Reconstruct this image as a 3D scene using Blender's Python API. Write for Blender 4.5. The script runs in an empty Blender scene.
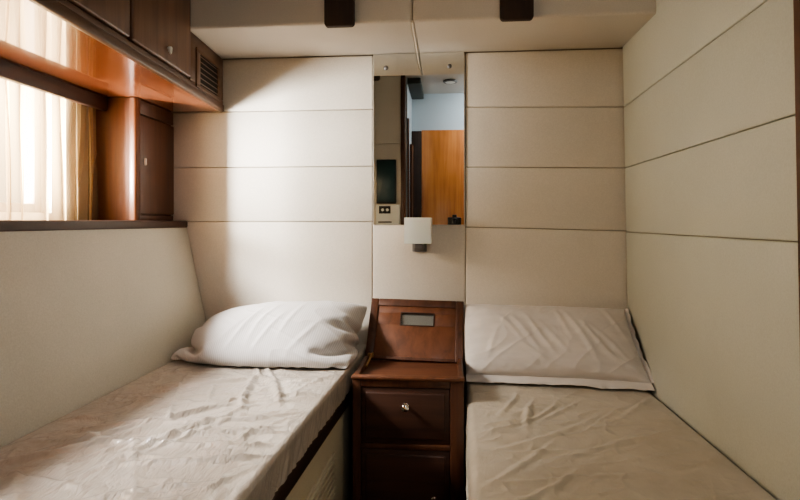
import bpy, bmesh, math, random
import numpy as np
from mathutils import Vector, Matrix

random.seed(7)
EYE = 1.05                      # camera height above the cabin floor; heights below are written relative to the eye
sc = bpy.context.scene
COL = sc.collection
R = math.radians

# ------------------------------------------------------------------ materials
def new_mat(name):
    m = bpy.data.materials.new(name); m.use_nodes = True
    nt = m.node_tree
    return m, nt, nt.nodes['Principled BSDF']

def N(nt, kind, **kw):
    n = nt.nodes.new(kind)
    for k, v in kw.items(): setattr(n, k, v)
    return n

def ramp(nt, fac, stops):
    r = N(nt, 'ShaderNodeValToRGB')
    el = r.color_ramp.elements
    while len(el) < len(stops): el.new(.5)
    for e, (p, c) in zip(el, stops): e.position = p; e.color = (*c, 1)
    nt.links.new(fac, r.inputs[0])
    return r.outputs[0]

def bump(nt, bsdf, fac, strength, dist):
    b = N(nt, 'ShaderNodeBump'); b.inputs['Strength'].default_value = strength; b.inputs['Distance'].default_value = dist
    nt.links.new(fac, b.inputs['Height']); nt.links.new(b.outputs[0], bsdf.inputs['Normal'])
    return b

def plain(name, col, rough=.5, metal=0, coat=0, **kw):
    m, nt, b = new_mat(name)
    b.inputs['Base Color'].default_value = (*col, 1); b.inputs['Roughness'].default_value = rough
    b.inputs['Metallic'].default_value = metal; b.inputs['Coat Weight'].default_value = coat
    for k, v in kw.items(): b.inputs[k].default_value = v
    return m

def wood(name, dark, mid, light, axis='z', rough=.35, coat=.3, scale=1.0, coat_rough=.12):
    m, nt, b = new_mat(name)
    tc = N(nt, 'ShaderNodeTexCoord'); mp = N(nt, 'ShaderNodeMapping')
    s = {'x': (1.6, 28, 28), 'y': (28, 1.6, 28), 'z': (28, 28, 1.6)}[axis]
    mp.inputs['Scale'].default_value = [k * scale for k in s]
    nt.links.new(tc.outputs['Object'], mp.inputs[0])
    n1 = N(nt, 'ShaderNodeTexNoise'); n1.inputs['Scale'].default_value = 1.0; n1.inputs['Detail'].default_value = 7; n1.inputs['Roughness'].default_value = .62; n1.inputs['Distortion'].default_value = .5
    nt.links.new(mp.outputs[0], n1.inputs['Vector'])
    n2 = N(nt, 'ShaderNodeTexNoise'); n2.inputs['Scale'].default_value = 3.0; n2.inputs['Detail'].default_value = 2
    nt.links.new(tc.outputs['Object'], n2.inputs['Vector'])
    mx = N(nt, 'ShaderNodeMath', operation='MULTIPLY_ADD'); mx.inputs[1].default_value = .35
    nt.links.new(n2.outputs[0], mx.inputs[0]); nt.links.new(n1.outputs[0], mx.inputs[2])
    c = ramp(nt, mx.outputs[0], [(.45, dark), (.66, mid), (.9, light)])
    nt.links.new(c, b.inputs['Base Color'])
    b.inputs['Roughness'].default_value = rough
    b.inputs['Coat Weight'].default_value = coat; b.inputs['Coat Roughness'].default_value = coat_rough
    bump(nt, b, n1.outputs[0], .12, .001)
    return m

def vinyl(name, col, var=.05, scale=240, rough=.55, bstr=.25):
    m, nt, b = new_mat(name)
    tc = N(nt, 'ShaderNodeTexCoord')
    n1 = N(nt, 'ShaderNodeTexNoise'); n1.inputs['Scale'].default_value = scale; n1.inputs['Detail'].default_value = 3
    n2 = N(nt, 'ShaderNodeTexNoise'); n2.inputs['Scale'].default_value = 2.2; n2.inputs['Detail'].default_value = 3
    for n in (n1, n2): nt.links.new(tc.outputs['Object'], n.inputs['Vector'])
    mx = N(nt, 'ShaderNodeMath', operation='MULTIPLY_ADD'); mx.inputs[1].default_value = .5
    nt.links.new(n2.outputs[0], mx.inputs[0])
    h = N(nt, 'ShaderNodeMath', operation='MULTIPLY'); h.inputs[1].default_value = .5
    nt.links.new(n1.outputs[0], h.inputs[0]); nt.links.new(h.outputs[0], mx.inputs[2])
    lo = tuple(c * (1 - var * 2) for c in col); hi = tuple(min(1, c * (1 + var * 2)) for c in col)
    nt.links.new(ramp(nt, mx.outputs[0], [(.3, lo), (.7, hi)]), b.inputs['Base Color'])
    b.inputs['Roughness'].default_value = rough
    bump(nt, b, n1.outputs[0], bstr, .0012)
    return m

M = {}
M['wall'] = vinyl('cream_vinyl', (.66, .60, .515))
M['wall_right'] = vinyl('cool_lit_vinyl', (.55, .565, .515))  # cream vinyl with the cool light on this wall mixed into its colour
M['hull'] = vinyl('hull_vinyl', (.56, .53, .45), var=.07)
M['cornice'] = vinyl('cornice_vinyl', (.60, .54, .46))
M['ceiling'] = vinyl('ceiling_vinyl', (.62, .60, .56))
M['base'] = vinyl('berth_panel_vinyl', (.55, .49, .36))
M['gap'] = plain('seam_backing', (.30, .25, .19), .9)  # darker beige backing that shows in the panel seams
M['mahogany'] = wood('mahogany', (.044, .016, .008), (.082, .030, .014), (.12, .046, .022), rough=.45, coat=.12)
M['mahogany_x'] = wood('mahogany_cross_grain', (.055, .020, .010), (.105, .038, .018), (.15, .056, .027), 'x', rough=.5, coat=.1)
M['lid'] = wood('warm_mahogany', (.085, .029, .012), (.135, .048, .020), (.18, .066, .029), 'z', rough=.5, coat=.08)
M['drawer'] = wood('dark_mahogany', (.034, .014, .009), (.060, .024, .014), (.088, .036, .021), 'x', rough=.5, coat=.08)
M['cab'] = wood('cabinet_brown', (.065, .032, .018), (.12, .060, .034), (.16, .085, .050), 'y', rough=.45, coat=.1)
M['cabdoor'] = wood('cabinet_door_brown', (.080, .038, .021), (.135, .066, .036), (.185, .095, .056), 'z', rough=.45, coat=.1)
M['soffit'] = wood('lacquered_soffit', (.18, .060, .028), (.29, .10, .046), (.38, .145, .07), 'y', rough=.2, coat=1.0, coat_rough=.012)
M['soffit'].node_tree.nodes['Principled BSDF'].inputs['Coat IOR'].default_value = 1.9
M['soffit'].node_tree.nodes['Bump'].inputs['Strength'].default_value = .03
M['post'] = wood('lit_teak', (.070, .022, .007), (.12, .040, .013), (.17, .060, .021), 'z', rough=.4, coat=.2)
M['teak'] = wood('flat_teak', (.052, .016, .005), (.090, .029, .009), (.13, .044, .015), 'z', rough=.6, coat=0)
M['ledge'] = wood('dark_ledge', (.018, .008, .005), (.038, .016, .009), (.058, .025, .014), 'y', rough=.5, coat=.05)
M['black_wood'] = wood('dark_bracket', (.018, .009, .006), (.035, .017, .010), (.055, .028, .017), 'z', rough=.75, coat=0)
M['orange'] = wood('orange_cherry', (.38, .125, .035), (.58, .21, .060), (.72, .31, .10), 'z', rough=.35, scale=.6)
M['chrome'] = plain('chrome', (.86, .84, .80), .15, 1)
M['plate'] = plain('satin_plate', (.55, .57, .55), .22, .85)
M['brass'] = plain('worn_brass', (.52, .36, .18), .35, 1)
M['ivory'] = plain('ivory_knob', (.92, .88, .80), .3, 0, .4)
M['grey_metal'] = plain('grey_metal', (.20, .19, .185), .45, .6)
M['black'] = plain('black_plastic', (.012, .012, .013), .4)
M['slot_dark'] = plain('recess_shade', (.012, .009, .007), .9)
M['screen'] = plain('dark_screen', (.008, .040, .046), .4, 0, .15)
M['white'] = plain('white_plastic', (.88, .86, .80), .4)
M['bulkhead'] = vinyl('bulkhead_vinyl', (.80, .72, .61), var=.04)
M['floor'] = wood('floor_boards', (.06, .025, .012), (.11, .048, .022), (.16, .075, .036), 'y')
M['mirror'] = plain('mirror_silver', (.80, .82, .80), .01, 1)
M['blue_wall'] = plain('corridor_paint', (.50, .56, .60), .6)
M['lens'] = plain('lens_glass', (.01, .012, .02), .05, 0, 1)
M['green_dark'] = plain('dark_green_grey', (.05, .06, .05), .6)

m, nt, b = new_mat('lamp_shade_fabric'); M['shade'] = m
b.inputs['Base Color'].default_value = (.95, .93, .90, 1); b.inputs['Roughness'].default_value = .7
b.inputs['Subsurface Weight'].default_value = .2

# curtain: thin open-weave cloth, part translucent, part see-through
m = bpy.data.materials.new('sheer_curtain'); m.use_nodes = True; M['curtain'] = m
nt = m.node_tree; nt.nodes.clear()
out = N(nt, 'ShaderNodeOutputMaterial'); tr = N(nt, 'ShaderNodeBsdfTranslucent'); df = N(nt, 'ShaderNodeBsdfDiffuse'); mx = N(nt, 'ShaderNodeMixShader')
tp = N(nt, 'ShaderNodeBsdfTransparent'); m2 = N(nt, 'ShaderNodeMixShader')
tr.inputs[0].default_value = (.29, .205, .105, 1); df.inputs[0].default_value = (.66, .52, .34, 1); mx.inputs[0].default_value = .42
tp.inputs[0].default_value = (1, .98, .95, 1)
lw = N(nt, 'ShaderNodeLayerWeight'); lw.inputs[0].default_value = .5          # cloth seen edge-on lets less light through
mr_ = N(nt, 'ShaderNodeMapRange'); mr_.inputs['To Min'].default_value = .58; mr_.inputs['To Max'].default_value = -.06
nt.links.new(lw.outputs['Facing'], mr_.inputs[0]); nt.links.new(mr_.outputs[0], m2.inputs[0])
nt.links.new(tr.outputs[0], mx.inputs[1]); nt.links.new(df.outputs[0], mx.inputs[2])
nt.links.new(mx.outputs[0], m2.inputs[1]); nt.links.new(tp.outputs[0], m2.inputs[2]); nt.links.new(m2.outputs[0], out.inputs[0])

# window pane: thin glass
m = bpy.data.materials.new('window_glass'); m.use_nodes = True; M['glass'] = m
nt = m.node_tree; nt.nodes.clear()
out = N(nt, 'ShaderNodeOutputMaterial'); tp = N(nt, 'ShaderNodeBsdfTransparent'); gl = N(nt, 'ShaderNodeBsdfGlossy'); mx = N(nt, 'ShaderNodeMixShader'); fl = N(nt, 'ShaderNodeLayerWeight'); fp = N(nt, 'ShaderNodeMath', operation='POWER'); fp.inputs[1].default_value = 5; fr = N(nt, 'ShaderNodeMath', operation='MULTIPLY_ADD'); fr.inputs[1].default_value = .8; fr.inputs[2].default_value = .04
nt.links.new(fl.outputs['Facing'], fp.inputs[0]); nt.links.new(fp.outputs[0], fr.inputs[0])
gl.inputs['Roughness'].default_value = .02
nt.links.new(fr.outputs[0], mx.inputs[0]); nt.links.new(tp.outputs[0], mx.inputs[1]); nt.links.new(gl.outputs[0], mx.inputs[2]); nt.links.new(mx.outputs[0], out.inputs[0])

def film_cloth(name, lo, hi, coat, crough, bstr):
    m, nt, b = new_mat(name)
    tc = N(nt, 'ShaderNodeTexCoord')
    n1 = N(nt, 'ShaderNodeTexNoise'); n1.inputs['Scale'].default_value = 7; n1.inputs['Detail'].default_value = 6; n1.inputs['Roughness'].default_value = .6
    nt.links.new(tc.outputs['Object'], n1.inputs['Vector'])
    nt.links.new(ramp(nt, n1.outputs[0], [(.35, lo), (.68, hi)]), b.inputs['Base Color'])
    mp = N(nt, 'ShaderNodeMapping'); mp.inputs['Scale'].default_value = (30, 9, 20); mp.inputs['Rotation'].default_value = (0, 0, .6)
    nt.links.new(tc.outputs['Object'], mp.inputs[0])
    n2 = N(nt, 'ShaderNodeTexNoise'); n2.inputs['Scale'].default_value = 1; n2.inputs['Detail'].default_value = 4; n2.inputs['Distortion'].default_value = 1.2
    nt.links.new(mp.outputs[0], n2.inputs['Vector'])
    rg = N(nt, 'ShaderNodeMath', operation='SUBTRACT'); rg.inputs[1].default_value = .5; nt.links.new(n2.outputs[0], rg.inputs[0])
    ab = N(nt, 'ShaderNodeMath', operation='ABSOLUTE'); nt.links.new(rg.outputs[0], ab.inputs[0])
    m3 = N(nt, 'ShaderNodeMapping'); m3.inputs['Scale'].default_value = (26, 15, 15); m3.inputs['Rotation'].default_value = (0, 0, -.5)
    nt.links.new(tc.outputs['Object'], m3.inputs[0])
    n3 = N(nt, 'ShaderNodeTexNoise'); n3.inputs['Scale'].default_value = .7; n3.inputs['Detail'].default_value = 3; n3.inputs['Distortion'].default_value = 2.0
    nt.links.new(m3.outputs[0], n3.inputs['Vector'])
    r3 = N(nt, 'ShaderNodeMath', operation='SUBTRACT'); r3.inputs[1].default_value = .5; nt.links.new(n3.outputs[0], r3.inputs[0])
    a3 = N(nt, 'ShaderNodeMath', operation='ABSOLUTE'); nt.links.new(r3.outputs[0], a3.inputs[0])
    sm = N(nt, 'ShaderNodeMath', operation='ADD'); nt.links.new(ab.outputs[0], sm.inputs[0]); nt.links.new(a3.outputs[0], sm.inputs[1])
    pw = N(nt, 'ShaderNodeMath', operation='POWER'); pw.inputs[1].default_value = .6; nt.links.new(sm.outputs[0], pw.inputs[0])
    bump(nt, b, pw.outputs[0], bstr, .010)
    b.inputs['Roughness'].default_value = .5
    b.inputs['Coat Weight'].default_value = coat; b.inputs['Coat Roughness'].default_value = crough
    b.inputs['Sheen Weight'].default_value = .1
    return m
M['bed_left'] = film_cloth('plastic_covered_ticking', (.40, .345, .285), (.51, .45, .385), .85, .10, .5)
M['bed_right'] = film_cloth('plastic_covered_fabric', (.44, .385, .30), (.54, .48, .39), .3, .22, .2)

def pillow_mat(name, col, stripes):
    m, nt, b = new_mat(name)
    uv = N(nt, 'ShaderNodeUVMap'); uv.uv_map = 'sheet'
    b.inputs['Roughness'].default_value = .75; b.inputs['Sheen Weight'].default_value = .25
    if stripes:
        w = N(nt, 'ShaderNodeTexWave', wave_type='BANDS', bands_direction='X')
        w.inputs['Scale'].default_value = 46; w.inputs['Distortion'].default_value = 0
        nt.links.new(uv.outputs[0], w.inputs['Vector'])
        lo = tuple(c * .82 for c in col)
        nt.links.new(ramp(nt, w.outputs[0], [(.3, lo), (.6, col)]), b.inputs['Base Color'])
        bump(nt, b, w.outputs[0], .15, .001)
    else:
        mp = N(nt, 'ShaderNodeMapping'); mp.inputs['Scale'].default_value = (9, 34, 1); mp.inputs['Rotation'].default_value = (0, 0, -.9)
        nt.links.new(uv.outputs[0], mp.inputs[0])
        n = N(nt, 'ShaderNodeTexNoise'); n.inputs['Scale'].default_value = 1.2; n.inputs['Detail'].default_value = 4
        nt.links.new(mp.outputs[0], n.inputs['Vector'])
        lo = tuple(c * .94 for c in col)
        nt.links.new(ramp(nt, n.outputs[0], [(.35, lo), (.6, col)]), b.inputs['Base Color'])
        bump(nt, b, n.outputs[0], .3, .006)
    return m
M['pillow_left'] = pillow_mat('pinstriped_cotton', (.62, .59, .57), True)
M['pillow_right'] = pillow_mat('white_cotton', (.66, .605, .56), False)

# ------------------------------------------------------------------ helpers
class MB:
    """collects shapes (in room coordinates, heights relative to the eye) for ONE mesh"""
    def __init__(s): s.bm = bmesh.new()
    def box(s, x0, x1, y0, y1, z0, z1, bev=.002, seg=2, mat=None):
        r = bmesh.ops.create_cube(s.bm, size=1)
        vs = r['verts']
        bmesh.ops.scale(s.bm, vec=(x1 - x0, y1 - y0, z1 - z0), verts=vs)
        bmesh.ops.translate(s.bm, vec=((x0 + x1) / 2, (y0 + y1) / 2, (z0 + z1) / 2), verts=vs)
        if bev:
            es = list({e for v in vs for e in v.link_edges})
            r2 = bmesh.ops.bevel(s.bm, geom=es, offset=bev, segments=seg, profile=.5, affect='EDGES')
            vs = list({v for f in r2['faces'] for v in f.verts} | {v for v in vs if v.is_valid})
        if mat is not None: bmesh.ops.transform(s.bm, matrix=mat, verts=vs)
        return vs
    def hexa(s, a, b, bev=.003, seg=2):
        """slab between quad a (front, 4 points) and quad b (back, 4 points)"""
        va = [s.bm.verts.new(p) for p in a]; vb = [s.bm.verts.new(p) for p in b]
        fs = [s.bm.faces.new(va), s.bm.faces.new(vb[::-1])]
        for i in range(4):
            j = (i + 1) % 4
            fs.append(s.bm.faces.new((va[j], va[i], vb[i], vb[j])))
        bmesh.ops.recalc_face_normals(s.bm, faces=fs)
        if bev:
            es = list({e for f in fs for e in f.edges})
            bmesh.ops.bevel(s.bm, geom=es, offset=bev, segments=seg, profile=.5, affect='EDGES')
    def prism(s, pts, axis, a, b, bev=0, seg=2):
        """extrude a 2-D outline along axis from a to b"""
        def P(u, v, w): return {'x': (w, u, v), 'y': (u, w, v), 'z': (u, v, w)}[axis]
        va = [s.bm.verts.new(P(u, v, a)) for u, v in pts]; vb = [s.bm.verts.new(P(u, v, b)) for u, v in pts]
        fs = [s.bm.faces.new(va), s.bm.faces.new(vb[::-1])]
        n = len(pts)
        for i in range(n): fs.append(s.bm.faces.new((va[(i + 1) % n], va[i], vb[i], vb[(i + 1) % n])))
        bmesh.ops.recalc_face_normals(s.bm, faces=fs)
        if bev:
            bmesh.ops.bevel(s.bm, geom=list({e for f in fs for e in f.edges}), offset=bev, segments=seg, profile=.5, affect='EDGES')
    def lathe(s, prof, loc, axis, n=24):
        """revolve (radius, height) profile about axis through loc"""
        q = Vector((0, 0, 1)).rotation_difference(Vector(axis)); L = Vector(loc)
        rings = []
        for r, h in prof:
            rings.append([s.bm.verts.new(L + q @ Vector((r * math.cos(2 * math.pi * k / n), r * math.sin(2 * math.pi * k / n), h))) for k in range(n)])
        for a, b in zip(rings, rings[1:]):
            for k in range(n): s.bm.faces.new((a[k], a[(k + 1) % n], b[(k + 1) % n], b[k]))
        s.bm.faces.new(rings[0][::-1]); s.bm.faces.new(rings[-1])
    def tube(s, p, q, r, n=12, r2=None):
        p = Vector(p); q = Vector(q); d = q - p
        s.lathe([(r, 0), (r if r2 is None else r2, d.length)], p, d.normalized(), n)

def link(o, parent, origin):
    COL.objects.link(o)
    if parent is not None: o.parent = parent
    return o

def obj(name, mb, mat, parent=None, smooth=True, origin=None):
    bm = mb.bm if isinstance(mb, MB) else mb
    bmesh.ops.recalc_face_normals(bm, faces=bm.faces[:])
    xs = [v.co for v in bm.verts]
    lo = Vector((min(v.x for v in xs), min(v.y for v in xs), min(v.z for v in xs)))
    hi = Vector((max(v.x for v in xs), max(v.y for v in xs), max(v.z for v in xs)))
    org = Vector(((lo.x + hi.x) / 2, (lo.y + hi.y) / 2, lo.z)) if origin is None else Vector(origin)
    bmesh.ops.translate(bm, vec=-org, verts=bm.verts[:])
    me = bpy.data.meshes.new(name); bm.to_mesh(me); bm.free()
    if smooth:
        me.polygons.foreach_set('use_smooth', [True] * len(me.polygons))
        me.set_sharp_from_angle(angle=R(38))
    me.materials.append(mat)
    o = bpy.data.objects.new(name, me); COL.objects.link(o)
    w = org + Vector((0, 0, EYE))
    if parent is not None:
        o.parent = parent; o.location = w - abs_loc(parent)
    else: o.location = w
    return o

def abs_loc(o):
    v = Vector(o.location)
    while o.parent is not None: o = o.parent; v = v + Vector(o.location)
    return v

def thing(name, label, cat, loc, group=None):
    o = bpy.data.objects.new(name, None); COL.objects.link(o)
    o.empty_display_size = .05
    o.location = (loc[0], loc[1], loc[2] + EYE); o['label'] = label; o['category'] = cat
    if group: o['group'] = group
    return o

def tag(o, label, cat, group=None):
    o['label'] = label; o['category'] = cat
    if group: o['group'] = group
    return o

def struct(o, label=None, cat=None):
    o['kind'] = 'structure'
    if label: o['label'] = label
    if cat: o['category'] = cat
    return o

def struct_root(name, label, cat, loc):
    o = thing(name, label, cat, loc); o['kind'] = 'structure'
    return o

FLOOR = -EYE
CEIL = 1.32
YB = 2.13            # face of the back wall
def xr(z): return .6865 - .0175 * z        # the right wall leans in a little towards the top

# ------------------------------------------------------------------ room shell
f = MB(); f.box(-1.7, .95, -1.35, 2.35, FLOOR - .05, FLOOR, 0)
struct(obj('floor', f, M['floor']), 'brown plank cabin floor', 'floor')
f = MB(); f.box(-1.7, .95, -1.35, 2.35, CEIL, CEIL + .05, 0)
struct(obj('ceiling', f, M['ceiling']), 'pale vinyl cabin ceiling', 'ceiling')

# back wall: dark backing and padded cream panels with open seams
wb = struct_root('wall_back', 'cream padded panel wall behind both pillows', 'wall', (-.3, YB + .02, FLOOR))
f = MB(); f.box(-1.65, .9, YB + .012, YB + .06, FLOOR, CEIL, 0)
obj('backing', f, M['gap'], wb)
G = .0009
def back_panel(x0, x1, zl0, zl1, zr0, zr1):
    p = MB()
    a = [(x0 + G, YB, zl0 + G), (x1 - G, YB, zr0 + G), (x1 - G, YB, zr1 - G), (x0 + G, YB, zl1 - G)]
    p.hexa(a, [(x, YB + .02, z) for x, y, z in a], .0045, 3)
    obj('wall_panel', p, M['wall'], wb)
L = [FLOOR, .001, .225, .455, .672]
for z0, z1 in zip(L, L[1:]): back_panel(-1.5, -.299, z0, z1, z0, z1)
Rl = [FLOOR, -.020, .2185, .4565, .672]; Rr = [FLOOR, -.035, .2085, .445, .672]
for i in range(4): back_panel(.0735, xr(0) + .02, Rl[i], Rl[i + 1], Rr[i], Rr[i + 1])
back_panel(-.299, .0735, FLOOR, .672, FLOOR, .672)

# right wall
wr = struct_root('wall_right', 'cream padded panel wall toned to cool light beside the right bed', 'wall', (.72, .5, FLOOR))
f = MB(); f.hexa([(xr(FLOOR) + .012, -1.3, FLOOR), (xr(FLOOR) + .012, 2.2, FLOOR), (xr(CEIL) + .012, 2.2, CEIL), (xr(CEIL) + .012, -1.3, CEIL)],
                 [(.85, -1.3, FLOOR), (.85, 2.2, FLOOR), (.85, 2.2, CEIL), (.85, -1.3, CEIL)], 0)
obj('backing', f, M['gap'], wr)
zs_b = [FLOOR, -.0385, .2087, .444, CEIL]        # at the back corner
zs_f = [FLOOR, -.0395, .2125, .475, CEIL]        # one metre nearer
def zat(k, y):
    return zs_b[k] + (zs_f[k] - zs_b[k]) * (YB - y)
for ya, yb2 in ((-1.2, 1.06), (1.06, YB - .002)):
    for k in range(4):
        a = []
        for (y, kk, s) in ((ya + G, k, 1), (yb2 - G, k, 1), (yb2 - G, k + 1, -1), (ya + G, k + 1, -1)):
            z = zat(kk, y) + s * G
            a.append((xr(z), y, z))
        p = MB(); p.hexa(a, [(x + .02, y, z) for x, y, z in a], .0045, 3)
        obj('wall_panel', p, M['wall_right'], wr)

f = MB(); f.hexa([(xr(FLOOR) - .004, 1.03, FLOOR), (xr(FLOOR) - .004, 1.108, FLOOR), (xr(CEIL) - .004, 1.108, CEIL), (xr(CEIL) - .004, 1.03, CEIL)],
                 [(xr(FLOOR) + .02, 1.03, FLOOR), (xr(FLOOR) + .02, 1.108, FLOOR), (xr(CEIL) + .02, 1.108, CEIL), (xr(CEIL) + .02, 1.03, CEIL)], .002)
struct(obj('trim_1', f, M['mahogany']), 'narrow dark wood trim strip on the right wall', 'trim')

# left side: sloping hull lining under the ledge, wall with the window opening above it
wl = struct_root('wall_left', 'sloping beige hull lining beside the left bed', 'wall', (-1.2, .6, FLOOR))
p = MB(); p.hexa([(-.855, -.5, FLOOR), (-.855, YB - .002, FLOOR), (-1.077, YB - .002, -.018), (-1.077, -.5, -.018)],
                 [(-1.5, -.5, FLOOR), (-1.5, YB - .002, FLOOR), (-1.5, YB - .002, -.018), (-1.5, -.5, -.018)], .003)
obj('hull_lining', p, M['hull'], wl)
WY0, WY1, WZ0, WZ1 = .25, 1.67, .03, .74
for args in ((-.5, WY0, -.018, CEIL), (WY1, YB, -.018, CEIL), (WY0, WY1, WZ1, CEIL), (WY0, WY1, -.018, WZ0)):
    p = MB(); p.box(-1.40, -1.315, args[0], args[1], args[2], args[3], 0)
    obj('side_panel', p, M['wall'], wl)

wn = struct_root('window_1', 'daylit cabin window behind the sheer curtain', 'window', (-1.37, .97, WZ0))
p = MB()
for a in ((WY0, WY0 + .03, WZ0, WZ1), (WY1 - .03, WY1, WZ0, WZ1), (WY0 + .03, WY1 - .03, WZ0, WZ0 + .03), (WY0 + .03, WY1 - .03, WZ1 - .03, WZ1)):
    p.box(-1.39, -1.35, a[0], a[1], a[2], a[3], .003)
obj('window_frame', p, M['ledge'], wn)
p = MB(); p.box(-1.372, -1.366, WY0 + .02, WY1 - .02, WZ0 + .02, WZ1 - .02, 0)
obj('pane', p, M['glass'], wn)

p = MB(); p.box(-1.32, -1.072, -.5, YB - .001, -.024, .005, .006, 3)
struct(obj('trim_2', p, M['ledge']), 'dark wooden window ledge running above the left hull lining', 'ledge')

# cornice above the back wall, two padded halves
cn = struct_root('trim_3', 'padded cream cornice box above the back wall', 'cornice', (-.1, 1.95, .675))
for x0, x1 in ((-1.3, -.1165), (-.1165, xr(.9) + .01)):
    p = MB()
    p.prism([(1.79, .675), (2.14, .675), (2.14, CEIL), (1.79, CEIL)], 'x', x0 + .001, x1 - .001, .010, 4)
    obj('cornice_panel', p, M['cornice'], cn)
p = MB(); p.tube((-.1165, 1.796, .677), (-.1165, 2.126, .677), .0045, 10)
obj('piping', p, M['cornice'], cn)

# behind the camera: bulkhead at the foot of the left bed, lobby wall with the cherry door (seen in the mirror)
wf = struct_root('wall_front', 'beige bulkhead facing the mirror, reflected at its left', 'wall', (-.9, -.53, FLOOR))
for z0, z1 in ((FLOOR, .16), (.16, .70), (.70, CEIL)):
    p = MB(); p.box(-1.5, -.412, -.56, -.50, z0 + G, z1 - G, .004, 3)
    obj('wall_panel', p, M['bulkhead'], wf)
p = MB(); p.box(-.7, .95, -1.30, -1.25, FLOOR, CEIL, 0)
struct(obj('wall_rear', p, M['blue_wall']), 'pale blue lobby wall above the cherry door', 'wall')
p = MB(); p.box(-.75, -.362, -1.25, -.605, FLOOR, CEIL, 0)
struct(obj('wall_lobby', p, M['blue_wall']), 'pale lobby side wall seen past the door frame', 'wall')
d1 = struct_root('door_1', 'orange cherry wood door reflected in the right of the mirror', 'door', (.15, -1.24, FLOOR))
p = MB(); p.box(-.26, .50, -1.245, -1.205, FLOOR + .01, .938, .004)
obj('door_leaf', p, M['orange'], d1)
p = MB(); p.box(-.361, -.263, -1.25, -1.20, FLOOR, .93, .003)  # dark box stands for the black gap left of the door leaf
obj('door_gap', p, M['black_wood'], d1)
p = MB(); p.tube((.43, -1.205, -.05), (.43, -1.165, -.05), .010); p.tube((.43, -1.165, -.05), (.31, -1.165, -.05), .008)
obj('door_handle', p, M['chrome'], d1)
dj = struct_root('door_2', 'dark mahogany door frame seen upright in the mirror', 'door frame', (-.38, -.5, FLOOR))
p = MB(); p.box(-.410, -.372, -.60, -.485, FLOOR, CEIL, .004)
obj('door_post', p, M['mahogany'], dj)
p = MB(); p.box(-.3615, -.345, -.66, -.61, FLOOR, .95, .006)
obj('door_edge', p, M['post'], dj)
p = MB(); p.box(-.343, -.318, -.78, -.66, FLOOR, .72, .006)
obj('door_stop', p, M['mahogany'], dj)
p = MB(); p.box(-.361, -.240, -1.249, -.62, 1.265, CEIL - .001, .004)
struct(obj('trim_4', p, M['green_dark']), 'dark beam along the lobby ceiling seen high in the mirror', 'beam')

# ------------------------------------------------------------------ curtain and pelmet
def curtain():
    rng = np.random.RandomState(4)
    ny, nz = 520, 40
    y = np.linspace(.24, 1.842, ny)
    ph = np.cumsum(1 + .55 * np.interp(np.linspace(0, 30, ny), np.arange(31), rng.uniform(-1, 1, 31)))
    ph = ph / ph[-1] * 2 * np.pi * 25
    amp = .010 + .008 * np.interp(np.linspace(0, 40, ny), np.arange(41), rng.uniform(0, 1, 41))
    bm = bmesh.new(); rows = []
    for k in range(nz):
        s = k / (nz - 1); z = .006 + s * .446
        flare = 1.0 + .25 * math.sin(3 * s + 1) - .25 * s
        x = -1.275 + amp * flare * np.sin(ph + .25 * np.sin(5 * y + 2.5 * s)) + .004 * np.sin(ph * .37 + 3 * s)
        yy = y + .0095 * np.sin(2 * ph + .8) + .004 * (1 - s) * np.sin(9 * y)
        rows.append([bm.verts.new((x[i], yy[i], z)) for i in range(ny)])
    for a, b in zip(rows, rows[1:]):
        for i in range(ny - 1): bm.faces.new((a[i], a[i + 1], b[i + 1], b[i]))
    return bm
tag(obj('window_curtain', curtain(), M['curtain']), 'sheer cream curtain glowing with daylight behind the dark ledge', 'curtain')

p = MB(); p.box(-1.254, -1.234, -.3, 1.846, .404, .4545, .004, 3)
tag(obj('curtain_pelmet', p, M['ledge']), 'dark wooden rail along the top of the sheer curtain', 'curtain rail')

# ------------------------------------------------------------------ corner locker beside the window
lk = thing('corner_locker', 'narrow mahogany corner locker between the curtain and the back wall', 'cabinet', (-1.2, 1.99, .006))
p = MB(); p.box(-1.31, -1.142, 1.850, 1.868, .006, .4535, .001)
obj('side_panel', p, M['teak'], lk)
p = MB(); p.box(-1.31, -1.145, 1.868, YB - .003, .006, .4535, 0)
obj('carcass', p, M['mahogany'], lk)
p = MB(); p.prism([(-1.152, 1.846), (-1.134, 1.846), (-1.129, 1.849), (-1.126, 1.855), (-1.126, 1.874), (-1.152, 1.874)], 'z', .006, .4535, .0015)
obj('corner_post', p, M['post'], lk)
dr = MB(); dr.box(-1.145, -1.130, 1.878, YB - .006, .030, .395, .003)
dr = obj('door', dr, M['mahogany'], lk)
p = MB(); p.box(-1.132, -1.121, 1.901, 1.910, .212, .240, .004, 3)
obj('knob', p, M['ivory'], dr)['label'] = 'small ivory knob'
p = MB(); p.box(-1.145, -1.133, 1.878, YB - .006, .402, .4535, .002); obj('rail', p, M['mahogany'], lk)
p = MB(); p.box(-1.145, -1.133, 1.878, YB - .006, .006, .024, .002); obj('rail', p, M['mahogany'], lk)

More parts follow.
